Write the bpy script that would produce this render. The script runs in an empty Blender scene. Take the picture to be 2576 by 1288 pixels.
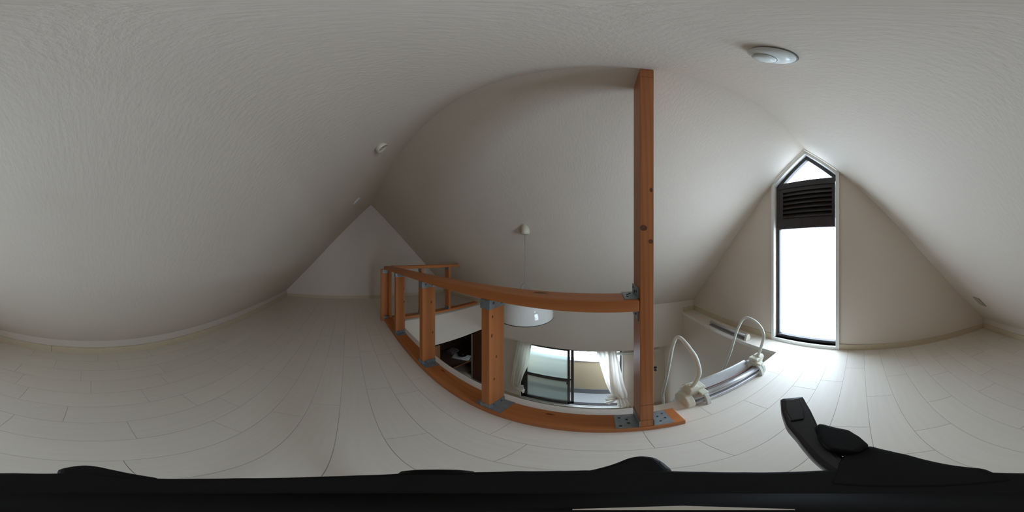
import bpy, bmesh, math, random
from mathutils import Vector, Matrix
random.seed(7)
S = bpy.context.scene
C = S.collection
PI = math.pi

# ------------------------------------------------------------------ camera, sky, exposure
CAM_Z = 0.783
cd = bpy.data.cameras.new('panorama_camera')
cd.type = 'PANO'
try:
    cd.panorama_type = 'EQUIRECTANGULAR'
except Exception:
    pass
try:
    cd.cycles.panorama_type = 'EQUIRECTANGULAR'
except Exception:
    pass
cd.clip_start = 0.005
cam = bpy.data.objects.new('panorama_camera', cd)
C.objects.link(cam)
cam.location = (0, 0, CAM_Z)
cam.rotation_euler = (PI/2, 0, math.radians(32.28))
S.camera = cam

W = bpy.data.worlds.new('overcast_sky')
S.world = W
W.use_nodes = True
wn = W.node_tree.nodes; wl = W.node_tree.links
bg = wn['Background']
bg.inputs['Color'].default_value = (0.68, 0.84, 1.0, 1)
bg.inputs['Strength'].default_value = 7.6
S.view_settings.view_transform = 'Standard'
S.view_settings.look = 'None'
S.view_settings.gamma = 1
S.view_settings.use_curve_mapping = False
S.view_settings.exposure = 0.66
S.cycles.max_bounces = 16
S.cycles.diffuse_bounces = 12
S.cycles.glossy_bounces = 4
S.cycles.transmission_bounces = 8
S.cycles.transparent_max_bounces = 12
S.cycles.caustics_reflective = False
S.cycles.caustics_refractive = True
S.cycles.sample_clamp_indirect = 6

def portal(name, loc, rot, sx, sy):                 # guides sky light in through an opening, gives no light itself
    l = bpy.data.lights.new(name, 'AREA'); l.shape = 'RECTANGLE'; l.size = sx; l.size_y = sy
    l.cycles.is_portal = True
    o = bpy.data.objects.new(name, l); C.objects.link(o); o.location = loc; o.rotation_euler = rot
portal('window_portal', (1.30, 0.435, 0.85), (0, PI/2, 0), 1.75, 0.56)      # faces -x
portal('balcony_portal', (-0.58, 2.70, -1.72), (-PI/2, 0, 0), 1.78, 1.95)   # faces -y

# ------------------------------------------------------------------ materials
def nm(name):
    m = bpy.data.materials.new(name); m.use_nodes = True
    return m, m.node_tree.nodes, m.node_tree.links, m.node_tree.nodes['Principled BSDF']
def obj_coord(n, l, scale=(1,1,1)):
    t = n.new('ShaderNodeTexCoord'); mp = n.new('ShaderNodeMapping'); mp.inputs['Scale'].default_value = scale
    l.new(t.outputs['Object'], mp.inputs['Vector']); return mp.outputs['Vector']
def ramp(n, stops):
    r = n.new('ShaderNodeValToRGB'); e = r.color_ramp.elements
    e[0].position = stops[0][0]; e[0].color = (*stops[0][1], 1)
    e[1].position = stops[-1][0]; e[1].color = (*stops[-1][1], 1)
    for p, c in stops[1:-1]:
        q = e.new(p); q.color = (*c, 1)
    return r
def plain(name, col, rough=0.5, metal=0.0, vary=0.06, scale=30, bump=0.0, bscale=300, coat=0.0):
    m, n, l, b = nm(name)
    v = obj_coord(n, l)
    ns = n.new('ShaderNodeTexNoise'); ns.inputs['Scale'].default_value = scale; ns.inputs['Detail'].default_value = 4
    l.new(v, ns.inputs['Vector'])
    r = ramp(n, [(0.3, tuple(c*(1-vary) for c in col)), (0.7, tuple(min(1, c*(1+vary)) for c in col))])
    l.new(ns.outputs['Fac'], r.inputs['Fac']); l.new(r.outputs['Color'], b.inputs['Base Color'])
    b.inputs['Roughness'].default_value = rough; b.inputs['Metallic'].default_value = metal
    if coat:
        b.inputs['Coat Weight'].default_value = coat
    if bump:
        nb = n.new('ShaderNodeTexNoise'); nb.inputs['Scale'].default_value = bscale; nb.inputs['Detail'].default_value = 3
        l.new(v, nb.inputs['Vector'])
        bp = n.new('ShaderNodeBump'); bp.inputs['Strength'].default_value = bump; bp.inputs['Distance'].default_value = 0.003
        l.new(nb.outputs['Fac'], bp.inputs['Height']); l.new(bp.outputs['Normal'], b.inputs['Normal'])
    return m
def wallpaper(name, col, strength=0.5):
    m, n, l, b = nm(name)
    v = obj_coord(n, l); vs = obj_coord(n, l, (.75, .25, .25))
    n1 = n.new('ShaderNodeTexNoise'); n1.inputs['Scale'].default_value = 150; n1.inputs['Detail'].default_value = 5; n1.inputs['Roughness'].default_value = .6
    n2 = n.new('ShaderNodeTexNoise'); n2.inputs['Scale'].default_value = 1.3
    l.new(vs, n1.inputs['Vector']); l.new(v, n2.inputs['Vector'])
    r = ramp(n, [(0.3, tuple(c*.97 for c in col)), (0.7, col)])
    l.new(n2.outputs['Fac'], r.inputs['Fac']); l.new(r.outputs['Color'], b.inputs['Base Color'])
    bp = n.new('ShaderNodeBump'); bp.inputs['Strength'].default_value = strength; bp.inputs['Distance'].default_value = 0.002
    l.new(n1.outputs['Fac'], bp.inputs['Height']); l.new(bp.outputs['Normal'], b.inputs['Normal'])
    b.inputs['Roughness'].default_value = .75; b.inputs['Specular IOR Level'].default_value = .25
    return m
def wood(name, axis, c1, c2, knot=(.06,.02,.008), rings=True, rough=.5, knots=True):
    m, n, l, b = nm(name)
    big, sm = 38, 1.6
    v = obj_coord(n, l, tuple(sm if i == axis else big for i in range(3)))
    ns = n.new('ShaderNodeTexNoise'); ns.inputs['Scale'].default_value = 1.0; ns.inputs['Detail'].default_value = 6; ns.inputs['Distortion'].default_value = .4
    l.new(v, ns.inputs['Vector'])
    r = ramp(n, [(0.3, c1), (0.75, c2)])
    l.new(ns.outputs['Fac'], r.inputs['Fac'])
    out = r.outputs['Color']
    if rings:
        v3 = obj_coord(n, l, tuple(.6 if i == axis else 1 for i in range(3)))
        wv = n.new('ShaderNodeTexWave'); wv.wave_type = 'BANDS'; wv.bands_direction = 'DIAGONAL'
        mp = n.new('ShaderNodeMapping'); mp.inputs['Scale'].default_value = tuple(0.03 if i == axis else 1 for i in range(3))
        l.new(v3, mp.inputs['Vector']); l.new(mp.outputs['Vector'], wv.inputs['Vector'])
        wv.inputs['Scale'].default_value = 42; wv.inputs['Distortion'].default_value = 1.6; wv.inputs['Detail'].default_value = 2
        mx = n.new('ShaderNodeMixRGB'); mx.blend_type = 'MULTIPLY'
        rr = ramp(n, [(0.0, (.80,.76,.72)), (.6, (1,1,1))])
        l.new(wv.outputs['Fac'], rr.inputs['Fac']); mx.inputs['Fac'].default_value = .75
        l.new(out, mx.inputs['Color1']); l.new(rr.outputs['Color'], mx.inputs['Color2']); out = mx.outputs['Color']
    if knots:
        v2 = obj_coord(n, l, tuple(5.5 if i == axis else 11 for i in range(3)))
        vo = n.new('ShaderNodeTexVoronoi'); vo.inputs['Scale'].default_value = 1; l.new(v2, vo.inputs['Vector'])
        sx = n.new('ShaderNodeSeparateColor'); l.new(vo.outputs['Color'], sx.inputs['Color'])
        gt = n.new('ShaderNodeMath'); gt.operation = 'GREATER_THAN'; gt.inputs[1].default_value = .70; l.new(sx.outputs['Red'], gt.inputs[0])
        kr = n.new('ShaderNodeMapRange'); kr.inputs['From Min'].default_value = .13; kr.inputs['From Max'].default_value = .07
        l.new(vo.outputs['Distance'], kr.inputs['Value'])
        mu = n.new('ShaderNodeMath'); mu.operation = 'MULTIPLY'; l.new(gt.outputs[0], mu.inputs[0]); l.new(kr.outputs['Result'], mu.inputs[1])
        mx = n.new('ShaderNodeMixRGB'); mx.inputs['Color2'].default_value = (*knot, 1)
        l.new(mu.outputs[0], mx.inputs['Fac']); l.new(out, mx.inputs['Color1']); out = mx.outputs['Color']
    l.new(out, b.inputs['Base Color']); b.inputs['Roughness'].default_value = rough
    return m
def floorboards():
    m, n, l, b = nm('pale_floorboards')
    v = obj_coord(n, l, (2.2, 45, 45))
    ns = n.new('ShaderNodeTexNoise'); ns.inputs['Scale'].default_value = 1.6; ns.inputs['Detail'].default_value = 6
    l.new(v, ns.inputs['Vector'])
    r = ramp(n, [(0.25, (.765,.715,.64)), (0.75, (.805,.76,.69))])
    l.new(ns.outputs['Fac'], r.inputs['Fac'])
    at = n.new('ShaderNodeAttribute'); at.attribute_name = 'board'
    mx = n.new('ShaderNodeMixRGB'); mx.blend_type = 'MULTIPLY'; mx.inputs['Fac'].default_value = 1
    l.new(r.outputs['Color'], mx.inputs['Color1']); l.new(at.outputs['Color'], mx.inputs['Color2'])
    l.new(mx.outputs['Color'], b.inputs['Base Color'])
    b.inputs['Roughness'].default_value = .42; b.inputs['Specular IOR Level'].default_value = .4
    return m
def glassmat(name, gl=.06, tint=(1,1,1), rough=0.0):
    m = bpy.data.materials.new(name); m.use_nodes = True; n = m.node_tree.nodes; l = m.node_tree.links; n.clear()
    o = n.new('ShaderNodeOutputMaterial'); t = n.new('ShaderNodeBsdfTransparent'); t.inputs['Color'].default_value = (*tint, 1)
    g = n.new('ShaderNodeBsdfGlossy'); g.inputs['Roughness'].default_value = .02; mx = n.new('ShaderNodeMixShader'); mx.inputs[0].default_value = gl
    l.new(t.outputs[0], mx.inputs[1]); l.new(g.outputs[0], mx.inputs[2]); l.new(mx.outputs[0], o.inputs['Surface'])
    return m
def frosted(name):
    m = bpy.data.materials.new(name); m.use_nodes = True; n = m.node_tree.nodes; l = m.node_tree.links; n.clear()
    o = n.new('ShaderNodeOutputMaterial'); t = n.new('ShaderNodeBsdfRefraction'); t.inputs['IOR'].default_value = 1.05
    t.inputs['Roughness'].default_value = .55; t.inputs['Color'].default_value = (.58,.62,.58,1)
    g = n.new('ShaderNodeBsdfTranslucent'); g.inputs['Color'].default_value = (.56,.58,.54,1); mx = n.new('ShaderNodeMixShader'); mx.inputs[0].default_value = .12
    l.new(t.outputs[0], mx.inputs[1]); l.new(g.outputs[0], mx.inputs[2]); l.new(mx.outputs[0], o.inputs['Surface'])
    return m
def cloth(name):
    m = bpy.data.materials.new(name); m.use_nodes = True; n = m.node_tree.nodes; l = m.node_tree.links; b = n['Principled BSDF']
    b.inputs['Base Color'].default_value = (.88,.84,.78,1); b.inputs['Roughness'].default_value = .9
    v = obj_coord(n, l); ns = n.new('ShaderNodeTexNoise'); ns.inputs['Scale'].default_value = 400; l.new(v, ns.inputs['Vector'])
    bp = n.new('ShaderNodeBump'); bp.inputs['Strength'].default_value = .2; bp.inputs['Distance'].default_value = .001
    l.new(ns.outputs['Fac'], bp.inputs['Height']); l.new(bp.outputs['Normal'], b.inputs['Normal'])
    t = n.new('ShaderNodeBsdfTranslucent'); t.inputs['Color'].default_value = (.85,.80,.74,1); mx = n.new('ShaderNodeMixShader'); mx.inputs[0].default_value = .3
    l.new(b.outputs[0], mx.inputs[1]); l.new(t.outputs[0], mx.inputs[2]); l.new(mx.outputs[0], n['Material Output'].inputs['Surface'])
    return m
PAPER = wallpaper('white_wallpaper', (.67,.60,.525), .5)
PAPERL = wallpaper('smooth_wallpaper', (.735,.655,.575), .25)
FLOORM = floorboards()
BASEM = plain('pale_beige_trim', (.60,.51,.37), .5, vary=.04)
EDGE = plain('floor_edging', (.80,.77,.72), .3, vary=.03)
W1, W2 = (.43,.140,.034), (.54,.195,.056)
WX = wood('orange_pine_x', 0, W1, W2, rings=False, knots=False); WY = wood('orange_pine_y', 1, W1, W2, rings=False, knots=False); WZ = wood('orange_pine_z', 2, W1, W2, rings=False, knots=False); WP = wood('orange_pine_post', 2, W1, W2, knots=False)
KNOT = plain('pine_knot', (.13,.045,.015), .55, vary=.3, scale=200)
GALV = plain('galvanised_steel', (.30,.34,.37), .5, metal=.75, vary=.15, scale=60)
SCREW = plain('dark_screw', (.06,.065,.07), .4, metal=.8)
WPLAST = plain('white_window_frame', (.80,.82,.80), .4, vary=.02)
DARKW = plain('dark_brown_aluminium', (.028,.022,.022), .45, vary=.15)
SLATM = plain('dark_louvre_slats', (.035,.028,.024), .4, vary=.2)
GLASS = glassmat('clear_glass'); FROST = frosted('frosted_glass')
LGLASS = glassmat('window_glass', .04)
ALU = plain('brushed_aluminium', (.60,.60,.63), .42, metal=.6, vary=.05)
ALUW = plain('ribbed_tread_aluminium', (.66,.66,.68), .5, metal=.35, vary=.03)
CREAM = plain('cream_plastic', (.72,.71,.60), .45, vary=.03)
TUBEW = plain('white_painted_tube', (.70,.72,.66), .35, vary=.03)
ENAMEL = plain('white_enamel', (.78,.78,.74), .08, vary=.01, coat=.6)
RIM = plain('dark_rim', (.05,.05,.045), .4)
WHITEP = plain('white_plastic', (.74,.77,.75), .22, vary=.02)
CORD = plain('pale_cord', (.34,.31,.28), .6); CREAMD = plain('dull_cream_plastic', (.60,.55,.44), .5, vary=.03)  # second cream is a darker, duller tone of the plastic
BLACK = plain('black_plastic', (.007,.007,.009), .34, vary=.2, scale=90)
BLACKM = plain('matt_black_plastic', (.0045,.0045,.005), .6, vary=.2, scale=90); BLACKM.node_tree.nodes['Principled BSDF'].inputs['Specular IOR Level'].default_value = .25
SILVER = plain('reflection_silver', (.75,.73,.66), .3, metal=.9)
CLOSET = wood('dark_closet_wood', 1, (.045,.022,.012), (.075,.036,.02), rings=False, knots=False, rough=.6)
BROWN = wood('brown_door_wood', 2, (.10,.036,.018), (.15,.058,.028), rings=False, knots=False, rough=.5)
EDGEW = plain('orange_shelf_edge', (.30,.10,.035), .5)
WALLB = plain('balcony_render', (.50,.41,.28), .85, vary=.05, bump=.4)
BALGREY = plain('balcony_grey', (.17,.175,.18), .8, vary=.06)
BALFLOOR = plain('balcony_floor', (.27,.27,.27), .7, vary=.05)
CLOTH = cloth('white_curtain_cloth')
NEWS = plain('newsprint', (.42,.40,.38), .8, vary=.35, scale=45)
SACK = plain('grey_paper_bag', (.16,.13,.12), .8, vary=.3, scale=30)
DISHM = plain('black_dish', (.02,.022,.025), .25)
WIREM = plain('black_wire', (.25,.25,.27), .6)
SOCK = plain('beige_plate', (.36,.33,.26), .45, vary=.03)

# ------------------------------------------------------------------ helpers
class MB:
    """collects shapes in world coordinates; build() writes ONE mesh object, with its origin at the parent"""
    def __init__(s): s.bm = bmesh.new(); s.kn = False
    def box(s, x0, x1, y0, y1, z0, z1, bevel=0.0, seg=2):
        b = bmesh.new(); bmesh.ops.create_cube(b, size=1)
        for v in b.verts:
            v.co = Vector(((x0+x1)/2 + v.co.x*(x1-x0), (y0+y1)/2 + v.co.y*(y1-y0), (z0+z1)/2 + v.co.z*(z1-z0)))
        if bevel: bmesh.ops.bevel(b, geom=b.edges[:], offset=bevel, segments=seg, affect='EDGES', profile=.5)
        s._join(b); return s
    def prism(s, pts, vec, bevel=0.0, seg=2):
        b = bmesh.new(); vec = Vector(vec)
        a = [b.verts.new(p) for p in pts]; c = [b.verts.new(Vector(p)+vec) for p in pts]
        n = len(pts)
        b.faces.new(a); b.faces.new(c[::-1])
        for i in range(n): b.faces.new((a[i], c[i], c[(i+1) % n], a[(i+1) % n]))
        bmesh.ops.recalc_face_normals(b, faces=b.faces[:])
        if bevel: bmesh.ops.bevel(b, geom=b.edges[:], offset=bevel, segments=seg, affect='EDGES', profile=.5)
        s._join(b); return s
    def tube(s, pts, r, n=14, cap=True, smooth=True):
        b = bmesh.new(); pts = [Vector(p) for p in pts]; rings = []
        rs = r if isinstance(r, (list, tuple)) else [r]*len(pts)
        t0 = (pts[1]-pts[0]).normalized(); up = Vector((0,0,1)) if abs(t0.z) < .9 else Vector((1,0,0))
        u = t0.cross(up).normalized()
        for i, p in enumerate(pts):
            t = (pts[min(i+1, len(pts)-1)] - pts[max(i-1, 0)]).normalized()
            u = (u - t*u.dot(t)).normalized(); w = t.cross(u)
            rings.append([b.verts.new(p + (u*math.cos(2*PI*k/n) + w*math.sin(2*PI*k/n))*rs[i]) for k in range(n)])
        for i in range(len(rings)-1):
            for k in range(n):
                f = b.faces.new((rings[i][k], rings[i][(k+1) % n], rings[i+1][(k+1) % n], rings[i+1][k])); f.smooth = smooth
        if cap: b.faces.new(rings[0][::-1]); b.faces.new(rings[-1])
        s._join(b); return s
    def lathe(s, prof, n=40, mat=None, smooth=True, close=False):
        """prof: (r, z) list; mat places it"""
        b = bmesh.new(); rings = []
        for r, z in prof:
            rings.append([b.verts.new((r*math.cos(2*PI*k/n), r*math.sin(2*PI*k/n), z)) for k in range(n)] if r > 1e-6 else [b.verts.new((0,0,z))])
        for i in range(len(rings)-1):
            A, B = rings[i], rings[i+1]
            for k in range(n):
                q = []
                for v in (A[k % len(A)], A[(k+1) % len(A)], B[(k+1) % len(B)], B[k % len(B)]):
                    if v not in q: q.append(v)
                if len(q) > 2:
                    f = b.faces.new(q); f.smooth = smooth
        if mat is not None: bmesh.ops.transform(b, matrix=mat, verts=b.verts[:])
        s._join(b); return s
    def grid(s, rows, smooth=True):
        b = bmesh.new(); V = [[b.verts.new(p) for p in r] for r in rows]
        for i in range(len(V)-1):
            for j in range(len(V[0])-1):
                f = b.faces.new((V[i][j], V[i][j+1], V[i+1][j+1], V[i+1][j])); f.smooth = smooth
        s._join(b); return s
    def knots(s, lst):
        """dark oval knots set flush in a face: centre, face normal, grain axis, half length, half width"""
        for c, nrm, ax, a, w in lst:
            b = bmesh.new(); n_ = Vector(nrm); g = Vector([1.0 if i == ax else 0 for i in range(3)]); h = n_.cross(g); c = Vector(c)
            vs = [b.verts.new(c + n_*.0003 + g*a*math.cos(k*PI/8)*(1+.12*math.sin(k*2.1)) + h*w*math.sin(k*PI/8)) for k in range(16)]
            f = b.faces.new(vs); f.material_index = 1
            f.normal_update()
            if f.normal.dot(n_) < 0: f.normal_flip()
            s._join(b); s.kn = True
        return s
    def _join(s, b):
        me = bpy.data.meshes.new('t'); b.to_mesh(me); b.free(); s.bm.from_mesh(me); bpy.data.meshes.remove(me)
    def build(s, name, mat, parent=None, origin=None):
        org = world_loc(parent) if parent else Vector(origin or (0,0,0))
        bmesh.ops.translate(s.bm, vec=-org, verts=s.bm.verts[:])
        me = bpy.data.meshes.new(name); s.bm.to_mesh(me); s.bm.free()
        me.materials.append(mat)
        if s.kn: me.materials.append(KNOT)
        o = bpy.data.objects.new(name, me); C.objects.link(o)
        if parent: o.parent = parent
        else: o.location = org
        return o
def world_loc(o):
    v = Vector(o.location)
    while o.parent: o = o.parent; v += Vector(o.location)
    return v
def thing(name, label, cat, loc, group=None):
    o = bpy.data.objects.new(name, None); C.objects.link(o); o.location = loc; o.empty_display_size = .05
    o['label'] = label; o['category'] = cat
    if group: o['group'] = group
    return o
def struct(mb, name, mat, label=None):
    o = mb.build(name, mat); o['kind'] = 'structure'
    o['label'] = label or name.replace('_', ' '); o['category'] = name.split('_')[0]
    return o

# ------------------------------------------------------------------ key measures
XW, XF = 1.209, -2.93          # window gable, far gable
YL, YR = -1.147, 1.957         # knee walls
YRG, ZRG, SL = 0.42, 1.744, 1.034
def zs(y): return ZRG - SL*abs(y-YRG)
OX0, OX1, OY0, OY1 = -1.80, 1.02, 0.572, 1.957     # opening in the loft floor
ZC, ZF, YB, XB = -0.513, -2.72, 2.60, -2.72        # lower ceiling, lower floor, lower back wall, closet front

# ------------------------------------------------------------------ the loft shell
def slope(y0, y1):
    n = Vector((0, (1 if y1 > y0 else -1)*SL, 1)).normalized()*.08
    return MB().prism([(XF, y0, zs(y0)), (XW+.02, y0, zs(y0)), (XW+.02, y1, zs(y1)), (XF, y1, zs(y1))], n)
struct(slope(YRG, YL-.02), 'ceiling', PAPER, 'white papered sloping ceiling behind the camera, down to the low knee wall')
struct(slope(YRG, YR+.02), 'ceiling', PAPER, 'white papered sloping ceiling over the railing and the open drop')
struct(MB().box(XF-.1, XW+.1, YL-.1, YL, -.1, zs(YL)+.01), 'wall_left', PAPER, 'low white knee wall under the long slope')
struct(MB().box(XF-.1, XW+.1, YR, YR+.10, ZC, zs(YR)+.02), 'wall_right', PAPERL, 'white wall dropping below the slope across the opening')
struct(MB().prism([(XF, YL-.05, -.1), (XF, YR+.05, -.1), (XF, YR+.05, .2), (XF, YRG, ZRG+.05), (XF, YL-.05, .15)], (-.1,0,0)), 'wall_far', PAPERL, 'white triangular gable wall at the far end of the loft')
# window gable with its pointed window hole
WY0, WY1, WZ0 = .175, .695, .03
def gable_prism(pts): return [(XW, y, z) for y, z in pts]
g = MB()
T = .09
g.prism(gable_prism([(YL-.05, -.1), (WY0, -.1), (WY0, zs(WY0)), (YL-.05, zs(YL-.05))]), (T,0,0))
g.prism(gable_prism([(WY1, -.1), (YR+.05, -.1), (YR+.05, zs(YR)-.02), (WY1, zs(WY1))]), (T,0,0))
g.prism(gable_prism([(WY0, -.1), (WY1, -.1), (WY1, WZ0), (WY0, WZ0)]), (T,0,0))
struct(g, 'wall_window', PAPERL, 'white triangular gable wall around the tall pointed window')

# floor: individual boards with fine grooves, all one floor
def loft_floor():
    bm = bmesh.new(); lay = bm.loops.layers.float_color.new('board')
    joints = {-1: [.223,-.161,.9,-.6], }
    pitch = .1118; rows = {}
    known = {1: [-.041], 2: [.223,-.161], 3: [-.393], 4: [.356,.004], 5: [-.217], 6: [.086,-.361,.534], 7: [.243,-.104,.785], 8: [-.331,.57],
             9: [-.049,.401,.848], 10: [.28,.67,-.6], 11: [.45,.95,-1.09], 12: [-.366,.80], 13: [.203], 14: [.486,.10], 15: [.328]}
    y_line = lambda k: -1.146 + pitch*k
    def board(x0, x1, y0, y1):
        if x1-x0 < .004 or y1-y0 < .004: return
        g = .0008; c = random.uniform(.965, 1.0); d = .0012
        vs = [(x0,y0,-d),(x1,y0,-d),(x1,y1,-d),(x0,y1,-d),(x0+g,y0+g,0),(x1-g,y0+g,0),(x1-g,y1-g,0),(x0+g,y1-g,0)]
        V = [bm.verts.new(v) for v in vs]
        for q in ((4,5,6,7),(0,1,5,4),(1,2,6,5),(2,3,7,6),(3,0,4,7)):
            f = bm.faces.new([V[i] for i in q])
            cc = c if q == (4,5,6,7) else c*.72
            for lp in f.loops: lp[lay] = (cc, cc*.995, cc*.985, 1)
    k = 0
    while y_line(k) < YR:
        y0, y1 = y_line(k), min(y_line(k+1), YR)
        js = list(known.get(k+1, [random.uniform(-.4, .1)]))
        js.sort()
        while js[-1] < XW: js.append(js[-1] + random.choice((.36,.45,.45,.5)))
        while js[0] > XF: js.insert(0, js[0] - random.choice((.36,.45,.45,.5)))
        full = [js[0]]                      # no gap longer than half a metre except where the photo shows one
        for a in js[1:]:
            full.append(a)
        for a, b in zip(full[:-1], full[1:]):
            a, b = max(a, XF), min(b, XW)
            if b <= a: continue
            segs = [(a, b)]
            for (p, q) in segs:
                if y1 <= .512: board(p, q, y0, y1)
                else:
                    ya = y0
                    if y0 < .512:
                        board(max(p, OX0), min(q, OX1), y0, .512) if min(q, OX1) > max(p, OX0) else None
                    if p < OX0: board(p, min(q, OX0), y0, y1)
                    if q > OX1: board(max(p, OX1), q, y0, y1)
        k += 1
    def under(x0, x1, y0, y1):
        b = bmesh.ops.create_cube(bm, size=1)['verts']
        for v in b: v.co = Vector(((x0+x1)/2+v.co.x*(x1-x0), (y0+y1)/2+v.co.y*(y1-y0), -.012+v.co.z*.02))
        for v in b:
            for lp in v.link_loops: lp[lay] = (.5,.48,.45,1)
    under(XF, XW, YL, .512); under(XF, OX0, .512, YR); under(OX1, XW, .512, YR)
    me = bpy.data.meshes.new('floor'); bm.to_mesh(me); bm.free(); me.materials.append(FLOORM)
    o = bpy.data.objects.new('floor', me); C.objects.link(o); o['kind'] = 'structure'; o['label'] = 'pale whitewashed floorboards of the loft'; o['category'] = 'floor'
loft_floor()
# edging along the opening, faces of the shaft, lower ceiling
struct(MB().box(OX0, OX1, .512, OY0, -.05, .001, .002), 'trim_1', EDGE, 'pale edging strip along the front edge of the opening')
struct(MB().box(OX1-.003, OX1+.004, OY0, YR, -.03, .0015), 'trim_2', EDGE, 'thin edging along the ledge below the gable wall')
struct(MB().box(OX0, OX1, OY0-.06, OY0, ZC, -.05), 'wall_opening_front', PAPERL, 'white face under the front edge of the opening')
struct(MB().box(OX0-.12, OX0, OY0-.06, YR, ZC, -.022), 'wall_opening_left', PAPERL, 'white face under the far railing, above the dark closet')
c = MB()
c.box(XB-1.0, OX0-.12, -1.2, YB+.5, ZC, ZC+.08); c.box(OX0-.12, OX1, -1.2, OY0-.06, ZC, ZC+.08); c.box(OX0-.12, OX1, YR+.1, YB+.1, ZC, ZC+.08)
c.box(OX0-.12, OX0, OY0-.06, YR+.1, ZC, ZC+.02)
struct(c, 'ceiling', PAPERL, 'white ceiling of the lower room below the loft')
# lower room
struct(MB().box(XB-1.0, OX1+.1, -1.3, YB+.6, ZF-.1, ZF), 'floor', plain('lower_floor', (.62,.55,.45), .4), 'floor of the lower room')
struct(MB().box(OX1, OX1+.12, -1.3, YB+.1, ZF, -.025), 'wall_lower_right', PAPERL, 'white side wall of the lower room below the ladder')
DX0, DX1, DZ0, DZ1 = -1.445, .285, -2.665, -.90
w = MB()
w.box(-2.64, DX0, YB, YB+.12, ZF, ZC); w.box(DX1, OX1+.1, YB, YB+.12, ZF, ZC)
w.box(DX0, DX1, YB, YB+.12, DZ1, ZC); w.box(DX0, DX1, YB, YB+.12, ZF, DZ0)
struct(w, 'wall_lower_back', PAPERL, 'white wall around the balcony door below')
struct(MB().box(XB-1.0, OX1, -1.3, -1.2, ZF, ZC), 'wall_lower_front', PAPERL, 'wall of the lower room under the loft')
struct(MB().box(XB-.1, XB, -1.2, 1.60, ZF, ZC), 'wall_lower_left', PAPERL, 'wall of the lower room beside the closet')
# baseboards
BH, BT = .055, .008
struct(MB().box(XF, .284, YL, YL+BT, 0, .062, .0015).box(.287, XW, YL, YL+BT, 0, .062, .0015), 'baseboard_left', BASEM, 'beige baseboard with one joint along the low knee wall')
struct(MB().box(XF, XF+BT, YL+BT, YR, 0, BH, .0015), 'baseboard_far', BASEM, 'beige baseboard along the far gable')
struct(MB().box(XW-BT, XW, YL+BT, .155, 0, BH, .0015).box(XW-BT, XW, .722, YR-BT, 0, BH+.008, .0015), 'baseboard_window', BASEM, 'beige baseboard either side of the tall window')
struct(MB().box(OX1+.012, XW, YR-BT, YR, 0, BH+.008, .0015).box(XF, OX0-.01, YR-BT, YR, 0, BH, .0015), 'baseboard_right', BASEM, 'short beige baseboard at the end of the ledge')
struct(MB().box(-2.6, DX0-.03, YB-BT, YB, ZF, ZF+.06).box(DX1+.03, OX1, YB-BT, YB, ZF, ZF+.06).box(OX1-BT, OX1, -1.2, YB-BT, ZF, ZF+.06), 'baseboard_lower', BASEM, 'beige baseboard of the lower room')

# ------------------------------------------------------------------ tall pointed window
win = thing('window_1', 'tall narrow pointed window with dark louvre panel in the gable', 'window', (XW, .435, 0)); win['kind'] = 'structure'
def pent(y0, y1, z0, inset=0.0):      # outline following the roof slopes
    n = inset*math.sqrt(1+SL*SL)
    return [(y0, z0), (y1, z0), (y1, zs(y1)-n), (YRG, ZRG-n), (y0, zs(y0)-n)]
def ring(mb, outer, inner, x, dx, bev=0.0):
    k = len(outer)
    for i in range(k):
        a, b, c_, d = outer[i], outer[(i+1) % k], inner[(i+1) % k], inner[i]
        mb.prism([(x, *a), (x, *b), (x, *c_), (x, *d)], (dx, 0, 0))
    return mb
casing = MB()
ring(casing, pent(.152, .722, 0.0, .004), pent(.179, .697, .030, .030), XW-.014, .012)
ring(casing, pent(.174, .702, .024, .026), pent(.179, .697, .030, .030), XW-.002, .06)   # reveal lining
casing.build('window_casing', WPLAST, win)
fr = MB()
ring(fr, pent(.179, .697, .030, .030), pent(.185, .664, .060, .060), XW+.028, .035)
fr.box(XW+.022, XW+.062, .19, .672, 1.384, 1.438)
fr.box(XW+.022, XW+.062, .19, .672, 1.010, 1.088)
fr.build('window_frame', DARKW, win)
MB().box(XW+.044, XW+.047, .185, .675, .055, 1.02).build('lower_pane', LGLASS, win)
MB().prism([(XW+.044, .185, 1.43), (XW+.044, .675, 1.43), (XW+.044, YRG, 1.68)], (.003,0,0)).build('upper_pane', LGLASS, win)
lv = MB()
ring(lv, [(.19,1.088),(.672,1.088),(.672,1.384),(.19,1.384)], [(.215,1.105),(.632,1.105),(.632,1.348),(.215,1.348)], XW+.030, .02)
lf = lv.build('louvre_frame', DARKW, win)
for i in range(6):
    z = 1.126 + i*.0405
    MB().prism([(XW+.020, .215, z-.020), (XW+.024, .215, z-.022), (XW+.056, .215, z+.022), (XW+.052, .215, z+.024)], (0,.417,0)).build('slat', SLATM, lf)
MB().box(XW+.062, XW+.066, .19, .672, 1.088, 1.384).build('louvre_backing', DARKW, lf)
MB().box(XW-.004, XW+.010, .640, .668, .058, .075, .003).build('latch', DARKW, win)

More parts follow.
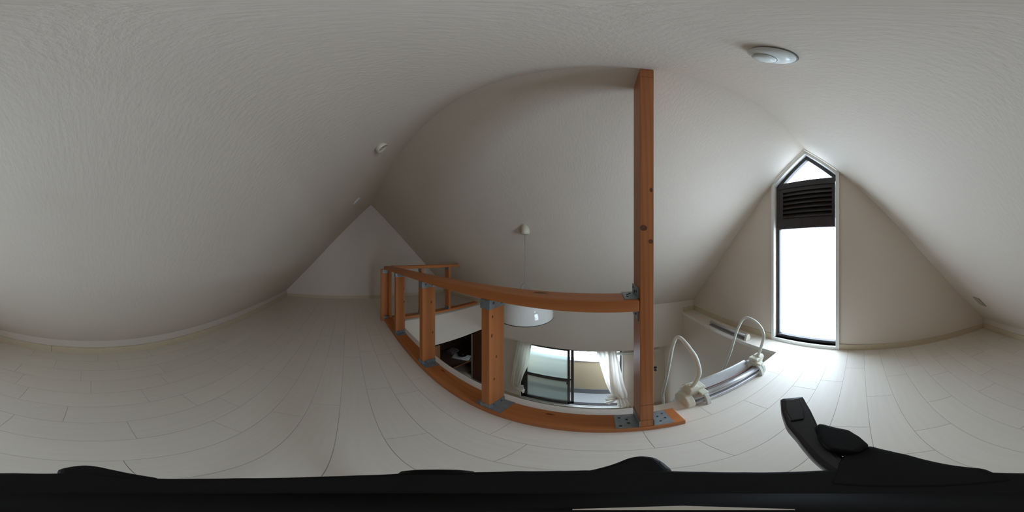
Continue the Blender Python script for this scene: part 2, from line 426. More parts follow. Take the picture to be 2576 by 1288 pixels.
# ------------------------------------------------------------------ railing along the opening
PT, PD0, PD1 = .038, .42, .507
RZ0, RZ1 = .630, .664
def screw(p, axis, parent):
    rot = {'x+': Matrix.Rotation(PI/2, 4, 'Y'), 'x-': Matrix.Rotation(-PI/2, 4, 'Y'), 'z': Matrix.Identity(4)}[axis]
    MB().lathe([(0, .0022), (.003, .0019), (.0042, 0)], 12, Matrix.Translation(p) @ rot).build('screw', SCREW, parent)
def bracket_band(x0, x1, y0, y1, z0, z1, parent, flange=None):
    b = MB()
    e = .003
    b.box(x0-e, x1+e, y0-e, y0, z0, z1).box(x0-e, x0, y0, y1, z0, z1).box(x1, x1+e, y0, y1, z0, z1)
    if flange:
        for a in flange: b.box(*a)
    o = b.build('bracket', GALV, parent)
    zm = (z0+z1)/2
    for y, dz in ((y0+.22*(y1-y0), .004), (y0+.75*(y1-y0), -.004)):
        screw((x1+e, y, zm+dz), 'x+', o)
rail = thing('loft_railing', 'orange pine railing along the front edge of the loft opening', 'railing', (-.85, .46, 0))
MB().box(-1.865, .228, .413, .507, 0, .036, .003).knots([((-.166,.483,.036),(0,0,1),0,.016,.004),((-.734,.485,.036),(0,0,1),0,.02,.004)]).build('bottom_rail', WX, rail)
MB().box(-1.862, .0945, .418, .512, RZ0, RZ1, .004).knots([((-.195,.479,RZ1),(0,0,1),0,.026,.010)]).build('top_rail', WX, rail)
def rpost(x0, x1, kn=()):
    p = MB().box(x0, x1, PD0, PD1, .036, RZ0, .0018).knots([((x1, y, z), (1,0,0), 2, a, .0045) for y, z, a in kn]).build('baluster', WZ, rail)
    bracket_band(x0, x1, PD0, PD1, RZ0-.036, RZ0-.001, rail)
    bracket_band(x0, x1, PD0, PD1, .037, .068, rail, [(x1, x1+.048, PD0-.002, PD1, .036, .0385), (x0-.03, x0, PD0-.002, PD1, .036, .0385)])
rpost(-.392, -.355, ((.436,.563,.006),(.432,.485,.008),(.458,.372,.007),(.445,.247,.008)))
rpost(-.893, -.852, ((.480,.499,.009),(.488,.286,.009)))
rpost(-1.425, -1.383, ((.495,.485,.009),(.498,.36,.009),(.502,.168,.008)))
cp = MB().box(-1.86, -1.822, .378, .418, .0, RZ0, .002).box(-1.875, -1.835, .416, .468, .0, RZ0, .001).box(-1.86, -1.822, .466, .503, .036, RZ0, .002).build('baluster', WZ, rail)
MB().box(-1.823, -1.818, .396, .462, .585, .622).build('bracket', GALV, cp); MB().box(-1.823, -1.816, .404, .480, .006, .062).build('bracket', GALV, cp)
# bracket pair that ties the top rail to the tall post
b = MB().box(.056, .0942, .430, .520, RZ1, RZ1+.0025).box(.0915, .0945, .430, .520, RZ1, RZ1+.030)
bj = b.build('bracket', GALV, rail)
MB().box(.0915, .0945, .436, .505, RZ0-.036, RZ0).box(.062, .094, .436, .505, RZ0-.003, RZ0).build('bracket', GALV, rail)
for x, y in ((.066,.455),(.078,.492),(.070,.48)): screw((x, y, RZ1+.0025), 'z', bj)
for y, z in ((.452,RZ1+.018),(.48,RZ1+.012),(.505,RZ1+.02),(.46,RZ0-.02),(.485,RZ0-.014)): screw((.0915, y, z), 'x-', bj)

ret = thing('loft_railing', 'short orange pine railing across the far end of the opening, meeting the sloping ceiling', 'railing', (-1.85, 1.2, 0))
MB().box(-1.89, -1.802, .508, 1.845, 0, .036, .003).build('bottom_rail', WY, ret)
MB().prism([(-1.89, .513, RZ0), (-1.89, .513, RZ1+.004), (-1.89, 1.458, RZ1+.004), (-1.89, 1.49, RZ0)], (.088,0,0), .003).build('top_rail', WY, ret)
for y0, y1 in ((.876,.908), (1.285,1.32)):
    p = MB().box(-1.89, -1.802, y0, y1, .036, RZ0, .0018).build('baluster', WZ, ret)
    MB().box(-1.893, -1.80, y0-.003, y0, RZ0-.036, RZ0).build('bracket', GALV, p)
    MB().box(-1.893, -1.80, y0-.003, y0, .036, .075).box(-1.88, -1.81, y0-.045, y0, .036, .0385).build('bracket', GALV, p)

post = thing('support_post', 'tall orange pine post standing on the railing sill and reaching the ridge', 'post', (.1135, .465, .036))
PX0, PX1, PY1 = .095, .1325, .513
MB().prism([(PX0, .418, .0362), (PX0, PY1, .0362), (PX0, PY1, zs(PY1)-.001), (PX0, YRG, ZRG-.001), (PX0, .418, zs(.418)-.001)], (PX1-PX0,0,0), .0012).knots([((.125,.418,.97),(0,-1,0),2,.007,.004),((.104,.418,.858),(0,-1,0),2,.008,.010),((.124,.418,.822),(0,-1,0),2,.006,.006)]).build('shaft', WP, post)
for z in (.2192, .0975, 1.628): MB().box(PX0+.0005, PX1-.0005, .4174, .4185, z, z+.0015).build('saw_line', SCREW, post)
pb = MB().box(.031, PX0-.001, .4165, .502, .0362, .0385).box(PX0-.003, PX0-.0002, .4165, .508, .0385, .094).build('base_plate', GALV, post)
pb2 = MB().box(PX1+.001, .194, .4165, .502, .0362, .0385).box(PX1+.0002, PX1+.003, .4165, .508, .0385, .094).build('base_plate', GALV, post)
for par, pts in ((pb2, ((.180,.483),(.160,.468),(.180,.453),(.160,.438))), (pb, ((.045,.483),(.066,.470),(.045,.432),(.068,.447)))):
    for x, y in pts: screw((x, y, .0385), 'z', par)

# ------------------------------------------------------------------ loft ladder hooked over the edge
lad = thing('loft_ladder', 'aluminium loft ladder hooked over the edge, two looped white handrails', 'ladder', (.54, .55, 0))
XA, XZ = .335, .765
def smooth(pts, n=8):      # Catmull-Rom
    P = [Vector(p) for p in pts]; P = [P[0]*2-P[1]] + P + [P[-1]*2-P[-2]]; out = []
    for i in range(1, len(P)-2):
        for k in range(n):
            t = k/n; a, b, c, d = P[i-1:i+3]
            out.append(.5*((2*b) + (-a+c)*t + (2*a-5*b+4*c-d)*t*t + (-a+3*b-3*c+d)*t**3))
    out.append(P[-2]); return out
def handrail(x, yz, r=.0088):
    return MB().tube(smooth([(x, y, z) for y, z in yz]), r, 14)
handrail(.325, [(.565,.06),(.548,.115),(.515,.19),(.490,.275),(.513,.345),(.56,.372),(.60,.385),(.645,.388),(.683,.368),(.706,.330),(.732,.262),(.79,.03),(.845,-.20),(.858,-.26),(.850,-.33),(.84,-.42),(.84,-.55)]).build('handrail', TUBEW, lad)
handrail(.760, [(.565,.06),(.552,.11),(.530,.19),(.509,.285),(.520,.335),(.545,.366),(.58,.385),(.628,.391),(.665,.368),(.687,.330),(.725,.235),(.78,.03),(.846,-.168),(.87,-.24),(.865,-.33),(.86,-.5)]).build('handrail', TUBEW, lad)
for x in (XA, XZ):          # side rails leaning down into the lower room
    MB().prism([(x-.012, .580, .045), (x-.012, .635, .045), (x-.012, 1.68, ZF), (x-.012, 1.62, ZF)], (.024,0,0), .003).build('side_rail', ALU, lad)
# ribbed top tread
tr = MB().box(XA+.012, XZ+.012, .578, .662, -.004, .022, .002)
for i in range(9): tr.box(XA+.014, XZ+.010, .583+i*.0084, .5865+i*.0084, .022, .0235)
tread = tr.build('tread', ALUW, lad)
MB().tube([(XA+.012, .664, .022), (XZ+.008, .664, .022)], .0055, 10).build('tread_nosing', TUBEW, tread)
for k in range(1, 9):        # the treads further down
    y = .64 + k*.112; z = -k*.293
    MB().box(XA+.012, XZ-.012, y-.03, y+.05, z-.02, z+.004, .002).build('tread', ALUW, lad)
# hook tube across the floor edge
MB().tube([(XA-.02, .530, .050), (XZ-.012, .530, .050)], .0165, 20).build('hook_tube', ALU, lad)
MB().box(XA-.02, XZ-.012, .507, .556, .003, .026, .004).build('edge_rest', ALU, lad)
MB().tube([(XA+.01, .553, .062), (XZ-.012, .553, .062)], .0035, 8).build('red_strip', plain('red_brown_strip', (.30,.14,.11), .5), lad)
# plastic sockets and hooks
def socket(x, sgn):
    p = MB()
    # upright socket holding the handrail, leaning with it
    p.prism([(x-.020, .595, .00), (x-.020, .530, .055), (x-.020, .532, .075), (x-.020, .520, .118), (x-.020, .530, .138), (x-.020, .570, .135), (x-.020, .583, .115), (x-.020, .620, .03)], (.042,0,0), .005)
    a, b_ = (x+.016, x+.050) if sgn > 0 else (x-.050, x-.016)
    p.box(a, b_, .522, .580, .108, .128, .005)
    p.box(a, b_, .500, .560, .083, .098, .004)
    return p.build('handrail_socket', CREAM, lad)
s1 = socket(XA-.008, 1); s2 = socket(XZ-.003, -1)
for par, x, yz in ((s1, .325, (.552,.136)), (s2, .760, (.548,.136))):
    MB().lathe([(.0088,.004),(.0135,.003),(.0135,-.004),(.0088,-.006)], 18, Matrix.Translation((x, yz[0]-.003, yz[1]))).build('collar', CREAM, par)
def hook(x0, x1):            # curved claw over the tube and down onto the floor
    out = [(.498,.0015),(.486,.0015),(.488,.020),(.494,.045),(.505,.068),(.525,.080),(.552,.080),(.575,.068),(.585,.045),(.575,.043),(.560,.058),(.540,.0685),(.522,.066),(.511,.056),(.508,.040),(.505,.02)]
    return MB().prism([(x0, y, z) for y, z in out], (x1-x0,0,0), .0015)
hook(XA+.026, XA+.044).build('hook', TUBEW, lad)
hook(XZ-.052, XZ-.034).build('hook', TUBEW, lad)
def endcap(x0, x1):
    out = [(.600,-.05),(.535,-.02),(.500,.0015),(.497,.020),(.503,.055),(.522,.076),(.552,.080),(.585,.068),(.615,.02)]
    return MB().prism([(x0, y, z) for y, z in out], (x1-x0,0,0), .006, 3)
endcap(XA-.052, XA-.018).build('end_cap', CREAM, lad)
endcap(XZ-.020, XZ+.006).build('end_cap', TUBEW, lad)

# second fixing bar on the ledge below the window gable
bar = thing('ladder_rest_bar', 'grey metal bar with two cream end brackets on the ledge by the window', 'bar', (1.06, 1.13, 0))
MB().tube([(1.072, .90, .036), (1.072, 1.39, .036)], .0125, 16).build('bar_tube', ALU, bar)
MB().box(1.045, 1.092, .905, 1.385, .0018, .012, .003).build('base_strip', plain('grey_strip', (.30,.30,.33), .45, metal=.5), bar)
for y0, y1 in ((.872,.896), (1.388,1.404)):
    MB().prism([(1.035, y0, .0018), (1.098, y0, .0018), (1.100, y0, .030), (1.088, y0, .056), (1.070, y0, .062), (1.052, y0, .050)], (0,y1-y0,0), .004).build('end_bracket', CREAM, bar)

# ------------------------------------------------------------------ ceiling fittings
def on_slope(x, y):          # frame standing on the ceiling behind the camera, its z pointing into the room
    n = Vector((0, SL if y < YRG else -SL, -1)).normalized()
    u = Vector((1,0,0)); v = n.cross(u)
    M = Matrix((u, v, n)).transposed().to_4x4(); M.translation = Vector((x, y, zs(y)))
    return M
M = on_slope(.193, .108)
t = thing('smoke_alarm', 'round white glossy smoke alarm on the ceiling above the tall window side', 'smoke alarm', M.translation)
MB().lathe([(0,.001),(.041,.001),(.041,.004),(.040,.0045)], 40, M).build('base_ring', plain('shadow_grey_ring', (.20,.20,.19), .5), t)  # base ring coloured dark grey to stand for the shadow at the rim
MB().lathe([(.040,.004),(.0405,.010),(.037,.017),(.030,.0215),(.028,.0225),(.021,.024),(.020,.031),(.013,.036),(0,.037)], 40, M).build('cover', WHITEP, t)
MB().lathe([(.0205,.0242),(.0222,.0250),(.0205,.0262)], 30, M).build('sensor_ring', plain('grey_ring', (.35,.36,.36), .4), t)
M = on_slope(-.867, .171)
t = thing('ceiling_rosette', 'small round cream ceiling rosette with two dark holes on the slope', 'rosette', M.translation)
MB().lathe([(0,.0005),(.040,.0005),(.040,.022),(.0375,.026),(.034,.026),(.033,.023),(0,.023)], 32, M).build('rosette_body', CREAMD, t)
for x in (-.016, .016):
    q = MB().box(x-.002, x+.002, -.004, .004, .0229, .0236); bmesh.ops.transform(q.bm, matrix=M, verts=q.bm.verts[:]); q.build('contact_slot', SCREW, t)
M = on_slope(-1.787, .10)
t = thing('ceiling_disc', 'flat round white disc on the slope near the far gable', 'disc', M.translation)
MB().lathe([(0,.0005),(.055,.0005),(.054,.006),(.046,.009),(0,.011)], 32, M).build('disc_face', WHITEP, t)
M = on_slope(.958, -.867)
t = thing('blank_plate', 'rectangular beige cover plate low on the slope in the window corner', 'plate', M.translation)
q = MB().box(-.037,.037,-.058,.058,.0005,.006,.002); bmesh.ops.transform(q.bm, matrix=M, verts=q.bm.verts[:]); q.build('plate', SOCK, t)
q = MB().box(-.024,.024,-.040,.040,.006,.008,.001); bmesh.ops.transform(q.bm, matrix=M, verts=q.bm.verts[:]); q.build('insert', SOCK, t)

# ------------------------------------------------------------------ pendant lamp over the opening
PXl, PYl = -.6, 1.143
lamp = thing('pendant_lamp', 'white enamel dome pendant lamp hanging over the opening behind the railing', 'lamp', (PXl, PYl, .285))
Mt = Matrix.Translation((PXl, PYl, 0))
MB().lathe([(0,.955),(.033,.957),(.036,.965),(.036,1.045),(0,1.045)], 28, Mt).build('ceiling_cup', CREAMD, lamp)
MB().tube([(PXl, PYl, .957), (PXl, PYl, .50)], .0022, 8).build('cord', CORD, lamp)
lp = MB()
for dx, dz, hgt in ((0,0,.040), (.008,.002,.036), (-.006,-.003,.038)):
    lp.tube([(PXl+dx+.030*math.cos(a)*math.cos(.6), PYl+.030*math.cos(a)*math.sin(.6), .528+dz+hgt*math.sin(a)) for a in [i*PI/12 for i in range(-8, 21)]], .0022, 8)
lp.build('cord_loop', CORD, lamp)
prof = [(.222,.286),(.2235,.300),(.2215,.335),(.213,.370),(.195,.405),(.168,.435),(.130,.460),(.085,.478),(.045,.488),(.034,.492),(.030,.502),(.024,.510),(0,.512)]
shade = MB().lathe(prof + [], 64, Mt); 
inner = [(r-.003 if r > .01 else 0, z-.002) for r, z in prof[:9]] + [(0,.484)]
shade.lathe(inner, 64, Mt).build('shade', ENAMEL, lamp)
MB().lathe([(.2205,.2845),(.2225,.2825),(.2245,.2845),(.2240,.289),(.2205,.289)], 64, Mt).build('shade_rim', RIM, lamp)
MB().lathe([(.014,.486),(.014,.45),(.030,.43),(.034,.40),(.026,.372),(0,.362)], 24, Mt).build('bulb', WHITEP, lamp)

# ------------------------------------------------------------------ balcony door in the lower room
dr = thing('door_1', 'dark framed sliding balcony door with frosted panes, half open', 'door', (-.58, YB, DZ0)); dr['kind'] = 'structure'
f = MB()
y0, y1 = YB-.005, YB+.10
f.box(DX0, DX0+.03, y0, y1, DZ0, DZ1).box(DX1-.025, DX1, y0, y1, DZ0, DZ1).box(DX0, DX1, y0, y1, DZ1-.05, DZ1).box(DX0, DX1, y0+.03, y1, DZ0, DZ0+.03)
f.build('door_frame', DARKW, dr)
MB().box(DX1-.002, DX1+.022, YB-.012, YB+.06, DZ0, DZ1+.02).box(DX0-.022, DX0, YB-.012, YB-.001, DZ0-.02, DZ1+.02).build('door_casing', WPLAST, dr)
MB().box(DX0, DX1+.02, YB-.035, YB+.03, DZ0-.035, DZ0-.004, .004).box(DX0, DX1, YB-.005, YB+.02, DZ0-.006, DZ0+.012, .003).build('threshold', plain('threshold_aluminium', (.70,.70,.68), .35, metal=.4), dr)
def sash(x0, x1, y, name, stl, str_, lock=False):
    t = .03
    a = MB()
    a.box(x0, x0+stl, y, y+t, DZ0+.025, DZ1-.04, .003).box(x1-str_, x1, y, y+t, DZ0+.025, DZ1-.04, .003)
    a.box(x0, x1, y, y+t, DZ0+.025, DZ0+.115, .003).box(x0, x1, y, y+t, DZ1-.085, DZ1-.04, .003).box(x0, x1, y+.002, y+t-.002, -1.825, -1.735, .003)
    o = a.build(name, DARKW, dr)
    MB().box(x0+stl, x1-str_, y+.012, y+.016, DZ0+.11, -1.82).build('lower_pane', FROST, o)
    MB().box(x0+stl, x1-str_, y+.012, y+.016, -1.74, DZ1-.08).build('upper_pane', FROST, o)
    return o
sa = sash(-1.415, -.555, YB+.012, 'sash', .085, .038)
MB().box(-.607, -.588, YB-.004, YB+.012, -1.90, -1.84, .003).build('pull', SCREW, sa)
# second sash slid behind the first: only its stile shows beyond it
b_ = MB()
yy = YB+.050
b_.box(-.542, -.495, yy, yy+.03, DZ0+.025, DZ1-.04, .003).box(-1.40, -1.355, yy, yy+.03, DZ0+.025, DZ1-.04, .003)
b_.box(-1.40, -.495, yy, yy+.03, DZ0+.025, DZ0+.09, .003).box(-1.40, -.495, yy, yy+.03, DZ1-.085, DZ1-.04, .003).box(-1.40, -.54, yy+.002, yy+.028, -1.81, -1.75)
sb = b_.build('sash', DARKW, dr)
MB().box(-1.36, -.54, yy+.012, yy+.016, DZ0+.08, DZ1-.08).build('pane', GLASS, sb)

# picture rail / curtain rail
o = MB().box(.19, .915, YB-.045, YB, -1.00, -.962, .004).box(.19, .915, YB-.050, YB-.045, -1.008, -.996).build('curtain_rail', WPLAST, None)
o['label'] = 'pale horizontal rail on the lower wall right of the balcony door'; o['category'] = 'rail'
ic = thing('wall_socket', 'small wall box with a dark cover below the rail in the lower room', 'socket', (.845, YB, -1.47))
MB().box(.800, .885, YB-.012, YB-.001, -1.56, -1.40, .003).build('plate', WPLAST, ic)
MB().box(.812, .868, YB-.030, YB-.012, -1.455, -1.410, .003).build('cover', SCREW, ic)
MB().lathe([(0,.03),(.022,.028),(.026,.0),(0,0)], 20, Matrix.Translation((.842, YB-.012, -1.505)) @ Matrix.Rotation(PI/2, 4, 'X')).build('knob', BALGREY, ic)

# curtains
def curtain(name, label, secs, folds, seed, thick=True):
    rnd = random.Random(seed); N = folds*8
    ph = [rnd.uniform(-.6, .6) for _ in range(folds+1)]; am = [rnd.uniform(.6, 1.3) for _ in range(folds+1)]
    rows = []
    n = 14
    for i in range(len(secs)-1):
        for k in range(n):
            t = k/n
            a, b = secs[i], secs[i+1]; rows.append([a[j]*(1-t)+b[j]*t for j in range(5)])
    rows.append(list(secs[-1]))
    G = []
    for z, x0, x1, y, A in rows:
        r = []
        for j in range(N+1):
            u = j/N; fi = u*folds; w = am[int(min(fi, folds))]
            r.append((x0+(x1-x0)*(u+.012*math.sin(fi*5+z*4)), y + A*w*math.sin(2*PI*fi+ph[int(min(fi, folds))]*.4+.5*math.sin(z*3)), z + .012*math.sin(u*19)*(1 if z < -2 else 0)))
        G.append(r)
    return MB().grid(G)
YC = YB-.10
t = thing('curtain', 'white curtain gathered and knotted at the left of the balcony door', 'curtain', (-1.4, YC, -.80), 'curtains of the balcony door')
curtain('a', '', [(-.80,-1.45,-1.17,YC,.022),(-.90,-1.460,-1.185,YC,.022),(-1.42,-1.545,-1.255,YC,.026),(-1.75,-1.575,-1.345,YC,.028),(-2.05,-1.597,-1.40,YC,.022),(-2.18,-1.595,-1.44,YC,.016)], 4, 3).build('curtain_cloth', CLOTH, t)
curtain('a', '', [(-2.16,-1.585,-1.43,YC,.016),(-2.20,-1.58,-1.38,YC,.03),(-2.32,-1.52,-1.31,YC,.05)], 4, 5).build('knotted_tail', CLOTH, t)
for i in range(4):
    a = -1.15 + i*.42
    d = Vector((math.cos(a), 0, math.sin(a))); px = Vector((-1.48, YC-.03, -2.12))
    e = Vector((-d.z, 0, d.x))
    MB().grid([[px + d*(.04+.13*k/4) + e*((j/6-.5)*(.05+.06*k/4)) + Vector((0,-.02-.014*math.sin(j*2.3+i),0)) for j in range(7)] for k in range(5)]).build('ruffle', CLOTH, t)
t = thing('curtain', 'white curtain pulled aside at the right of the balcony door, its hem bunched', 'curtain', (.15, YC, -.80), 'curtains of the balcony door')
curtain('a', '', [(-.78,-.13,.08,YC-.01,.02),(-.88,-.112,.095,YC-.01,.02),(-1.18,-.06,.13,YC-.01,.022),(-1.68,.03,.17,YC-.01,.022),(-2.0,.10,.22,YC-.01,.02),(-2.15,.15,.28,YC,.02)], 3, 11).build('curtain_cloth', CLOTH, t)
curtain('a', '', [(-.78,.06,.19,YC-.05,.018),(-.94,.07,.205,YC-.05,.018),(-1.20,.075,.245,YC-.05,.02),(-1.70,.095,.305,YC-.05,.024),(-2.0,.115,.355,YC-.05,.022),(-2.17,.19,.355,YC-.05,.014)], 3, 12).build('curtain_cloth', CLOTH, t)
curtain('a', '', [(-2.15,.20,.35,YC-.05,.014),(-2.28,.20,.40,YC-.05,.03),(-2.50,.20,.44,YC-.05,.045)], 4, 13).build('knotted_tail', CLOTH, t)
for i, (a, L) in enumerate(((2.65,.17),(3.35,.20),(3.95,.26))):
    d = Vector((math.cos(a), 0, math.sin(a))); px = Vector((.235, YC-.02, -2.15)); e = Vector((-d.z, 0, d.x))
    MB().grid([[px + d*(.02+L*k/4) + e*((j/6-.5)*(.035+.075*k/4)) + Vector((0,-.02-.014*math.sin(j*2.3+i),0)) for j in range(7)] for k in range(5)]).build('ruffle', CLOTH, t)

# balcony beyond the door
bal = thing('balcony_parapet', 'ochre rendered balcony parapet with a grey base outside the door', 'parapet', (-.5, 3.1, -2.7))
MB().box(-3.0, 2.0, 3.10, 3.22, -2.53, -1.575).build('parapet_wall', WALLB, bal)
MB().box(-3.0, 2.0, 3.09, 3.22, -2.72, -2.53).build('parapet_base', BALGREY, bal)
MB().box(-3.0, 2.0, 3.085, 3.235, -1.578, -1.560, .004).build('coping', BALGREY, bal)
struct(MB().box(-3.0, 2.0, YB+.12, 3.10, -2.80, -2.705), 'floor_balcony', BALFLOOR, 'pale grey balcony floor')
for i, (za, zb) in enumerate(((-3.403,-3.262),(-3.62,-3.483))):
    sl = (zb-za)/.838
    o = MB().tube([(x, 6.0, za+sl*(x+1.132)+.01*abs(x)) for x in (-4,-3,-2,-1,0,1,2,3)], .011, 8).build('overhead_wire', WIREM, None)
    o['label'] = ('upper' if i == 0 else 'lower') + ' of two thin wires seen over the balcony parapet'; o['category'] = 'wire'; o['group'] = 'wires beyond the balcony'

# ------------------------------------------------------------------ closet in the lower room
cl = thing('closet', 'dark wooden closet with a middle shelf in the room below', 'closet', (XB-.4, 2.25, ZF))
MB().box(XB-.10, XB, 1.60, 1.73, ZF, ZC-.002, .002).build('jamb', wood('jamb_pine', 2, (.26,.10,.032), (.36,.15,.05), rings=False, knots=False), cl)
MB().box(XB-.88, XB-.85, 1.60, 3.0, ZF, ZC-.002).build('back_panel', CLOSET, cl)
MB().box(XB-.85, XB-.10, 1.66, 1.69, ZF, ZC-.002).box(XB-.85, XB-.02, 2.97, 3.0, ZF, ZC-.002).box(XB-.02, XB+.02, 2.72, 3.0, ZF, ZC-.002).build('side_panel', CLOSET, cl)
sh = MB().box(XB-.85, XB-.012, 1.69, 2.97, -2.03, -2.0).build('shelf', CLOSET, cl)
MB().box(XB-.014, XB+.002, 1.73, 2.70, -2.034, -1.998, .002).build('shelf_edge', EDGEW, sh)
MB().box(XB+.01, XB+.045, 2.560, 2.600, ZF, ZC-.002).build('corner_strip', plain('grey_strip_post', (.42,.41,.40), .5), cl)
dp = thing('closet_door', 'plain brown wooden door leaf standing beside the dark closet', 'door', (-2.3, YB-.02, ZF))
MB().box(-2.675, -1.90, YB-.03, YB-.003, ZF+.012, ZC-.01, .002).build('leaf', BROWN, dp)
MB().box(-2.675, -1.90, YB-.05, YB-.03, ZF+.001, ZF+.055, .002).build('bottom_rail', plain('door_rail', (.40,.38,.36), .5), dp)
MB().box(-1.955, -1.94, YB-.040, YB-.03, -1.75, -1.60, .002).build('pull', SCREW, dp)
# things on the closet shelf
def sheet(cx, cy, w, h, rot, z0, th, mat, name, label, cat, crumple=.004, group=None):
    R = Matrix.Rotation(rot, 3, 'Z'); rnd = random.Random(len(label))
    nx, ny = 14, 10; top = []; 
    for i in range(nx+1):
        row = []
        for j in range(ny+1):
            e = R @ Vector(((i/nx-.5)*w, (j/ny-.5)*h, 0)); row.append(Vector((cx+e.x, cy+e.y, z0+th+rnd.uniform(0, crumple))))
        top.append(row)
    m = MB().grid(top, smooth=False)
    c4 = [R @ Vector((a*w/2, b*h/2, 0)) for a, b in ((-1,-1),(1,-1),(1,1),(-1,1))]
    m.prism([(cx+c.x, cy+c.y, z0) for c in c4], (0,0,th))
    o = m.build(name, mat, None, (cx, cy, z0)); o['label'] = label; o['category'] = cat
    return o
sheet(-2.98, 2.50, .42, .26, .50, -1.9995, .010, NEWS, 'newspaper', 'printed newspaper lying flat under the black dish on the closet shelf', 'newspaper', .006)
sheet(-3.34, 2.50, .20, .26, .2, -1.9995, .035, SACK, 'paper_bag', 'crumpled grey paper bag behind the black dish on the closet shelf', 'bag', .05)
t = thing('dish', 'round black dish on the newspaper in the closet', 'dish', (-3.02, 2.56, -1.983))
Md = Matrix.Translation((-3.02, 2.56, -1.983))
MB().lathe([(0,0),(.07,0),(.105,.02),(.118,.032),(.116,.035),(.10,.026),(.066,.008),(0,.008)], 36, Md).build('bowl', DISHM, t)
MB().lathe([(0,.008),(.034,.008),(.038,.025),(.030,.045),(.012,.052),(0,.052)], 28, Md).build('knob', DISHM, t)

# ------------------------------------------------------------------ tripod head directly under the camera
tp = thing('tripod', 'black tripod head and legs standing on the loft floor at the centre', 'tripod', (0, 0, 0))
ZP = .673
def pz(az_px, r): a = math.radians((az_px-1519)*360/2576); return (r*math.sin(a), r*math.cos(a))
# platform radius around the compass (clockwise from the railing side), metres
plat = [(1519,.0290),(1470,.0292),(1400,.0288),(1300,.0287),(1200,.0279),(1025,.0272),(900,.0256),(800,.0247),(700,.0238),(600,.0236),(500,.0232),(400,.0232),(340,.0240),(300,.0248),
        (250,.0262),(200,.0276),(140,.0268),(40,.0272),(-60,.0274),(-130,.0282),(-220,.0296),(-320,.0300),(-420,.0300),(-520,.0290),(-600,.0280),(-700,.0278),(-800,.0281),(-880,.0286),(-960,.0290),(-1020,.0291)]
pts = [(*pz(a, r), ZP-.014) for a, r in plat]
MB().prism(pts, (0,0,.014), .0015, 3).build('platform', BLACKM, tp)
MB().lathe([(.019,-.03),(.0215,-.014),(.0215,-.06),(.019,-.075),(.011,-.078),(.011,-.36),(.013,-.37),(.013,-.42),(0,-.42)], 32, Matrix.Translation((0,0,ZP))).build('column', BLACKM, tp)
def knob(az, r0, r1, rad, z, name='knob'):
    a = math.radians((az-1519)*360/2576); d = Vector((math.sin(a), math.cos(a), 0))
    Mk = Matrix.Translation(Vector((0,0,z)) + d*r0) @ d.to_track_quat('Z','Y').to_matrix().to_4x4()
    L = r1-r0
    MB().lathe([(0,0),(rad*.6,0),(rad*.62,L*.35),(rad*.95,L*.42),(rad,L*.6),(rad*.95,L*.92),(rad*.7,L),(0,L)], 28, Mk).build(name, BLACKM, tp)
w1 = [(1470,.0284),(1540,.0335),(1580,.0384),(1612,.0402),(1648,.0388),(1668,.0352),(1690,.0298),(1690,.018),(1600,.014),(1470,.018)]
MB().prism([(*pz(a, r), ZP-.0125) for a, r in w1], (0,0,.012), .0015, 3).build('locking_wing', BLACKM, tp)
w2 = [(144,.0284),(150,.0302),(180,.0320),(214,.0330),(250,.0318),(300,.0286),(350,.0258),(400,.0236),(400,.014),(250,.012),(144,.016)]
MB().prism([(*pz(a, r), ZP-.0125) for a, r in w2], (0,0,.012), .0012, 3).build('locking_wing', BLACKM, tp)
knob(1100, .016, .0302, .0070, ZP-.008)
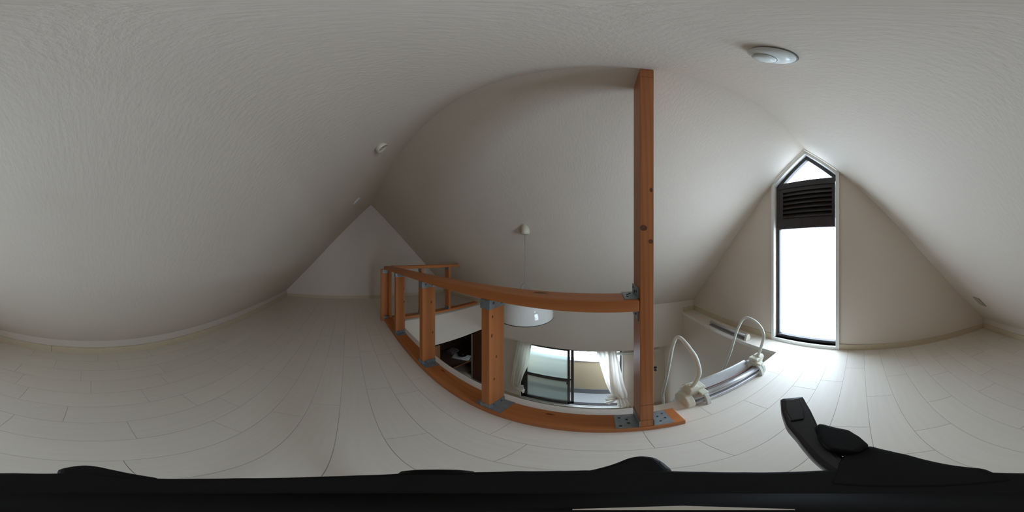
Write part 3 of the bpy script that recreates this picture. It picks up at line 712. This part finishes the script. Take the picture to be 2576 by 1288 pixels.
# long clamp lever towards the window
lev = [(.082,.0435),(.0795,.0420),(.071,.0372),(.058,.0280),(.050,.0205),(.041,.0140),(.032,.0082),(.026,.0045),(.022,-.002),(.034,.0015),(.045,.0070),(.053,.0115),(.0610,.0155),(.0690,.0195),(.077,.0240),(.0895,.0325),(.0885,.0345)]
MB().prism([(x, y, ZP-.010) for x, y in lev], (0,0,.010), .0022, 3).build('lever', BLACK, tp)
blk = [(.062,.0165),(.062,.014),(.060,.009),(.0585,.004),(.053,0),(.046,-.0028),(.040,.001),(.042,.0085),(.051,.0135)]
MB().prism([(x, y, ZP-.007) for x, y in blk], (0,0,.012), .0018, 3).build('clamp_block', BLACKM, tp)
shd = [(.048,-.0025),(.043,-.008),(.039,-.0118),(.033,-.0150),(.027,-.0180),(.022,-.0210),(.012,-.018),(.018,.004),(.034,.005),(.040,.004)]
MB().prism([(x, y, ZP-.012) for x, y in shd], (0,0,.0125), .0018, 3).build('lever_hub', BLACKM, tp)
# three slim legs folded close, feet on the floor
for k in range(3):
    a = math.radians(40+120*k); d = Vector((math.cos(a), math.sin(a), 0))
    lg = MB().tube([d*.014+Vector((0,0,ZP-.40)), d*.060+Vector((0,0,.14))], .0085, 14).tube([d*.060+Vector((0,0,.145)), d*.082+Vector((0,0,.012))], .0065, 14).build('leg', BLACKM, tp)
    MB().lathe([(0,0),(.012,0),(.013,.006),(.010,.018),(0,.018)], 20, Matrix.Translation(d*.083)).build('rubber_foot', BLACKM, lg)
MB().lathe([(0,0),(.0125,0),(.0125,.0006),(0,.0006)], 40, Matrix.Translation((0,0,ZP))).build('camera_pad', BLACKM, tp)
arc = MB()
for r0, r1, z0, z1, ang in ((.0013,.0042,.0006,.0014,range(1440,2000,35)),):
    for a0 in ang:
        p, q = pz(a0, r0), pz(a0+35, r0); u, v = pz(a0+35, r0+(r1-r0)*(1-.8*abs(a0+35-1715)/290)), pz(a0, r0+(r1-r0)*(1-.8*abs(a0-1715)/290))
        arc.prism([(*p, ZP+z0), (*q, ZP+z0), (*u, ZP+z0), (*v, ZP+z0)], (0,0,z1-z0))
arc.build('reflection_slit', SILVER, tp)  # added silver crescent standing in for the pale reflection under the camera base
inner_ = [(.080,.0395),(.070,.0345),(.062,.0280),(.066,.0235),(.074,.0265),(.0855,.0335)]
MB().prism([(x, y, ZP-.001) for x, y in inner_], (0,0,.0025), .0008, 2).build('lever_pad', BLACK, tp)
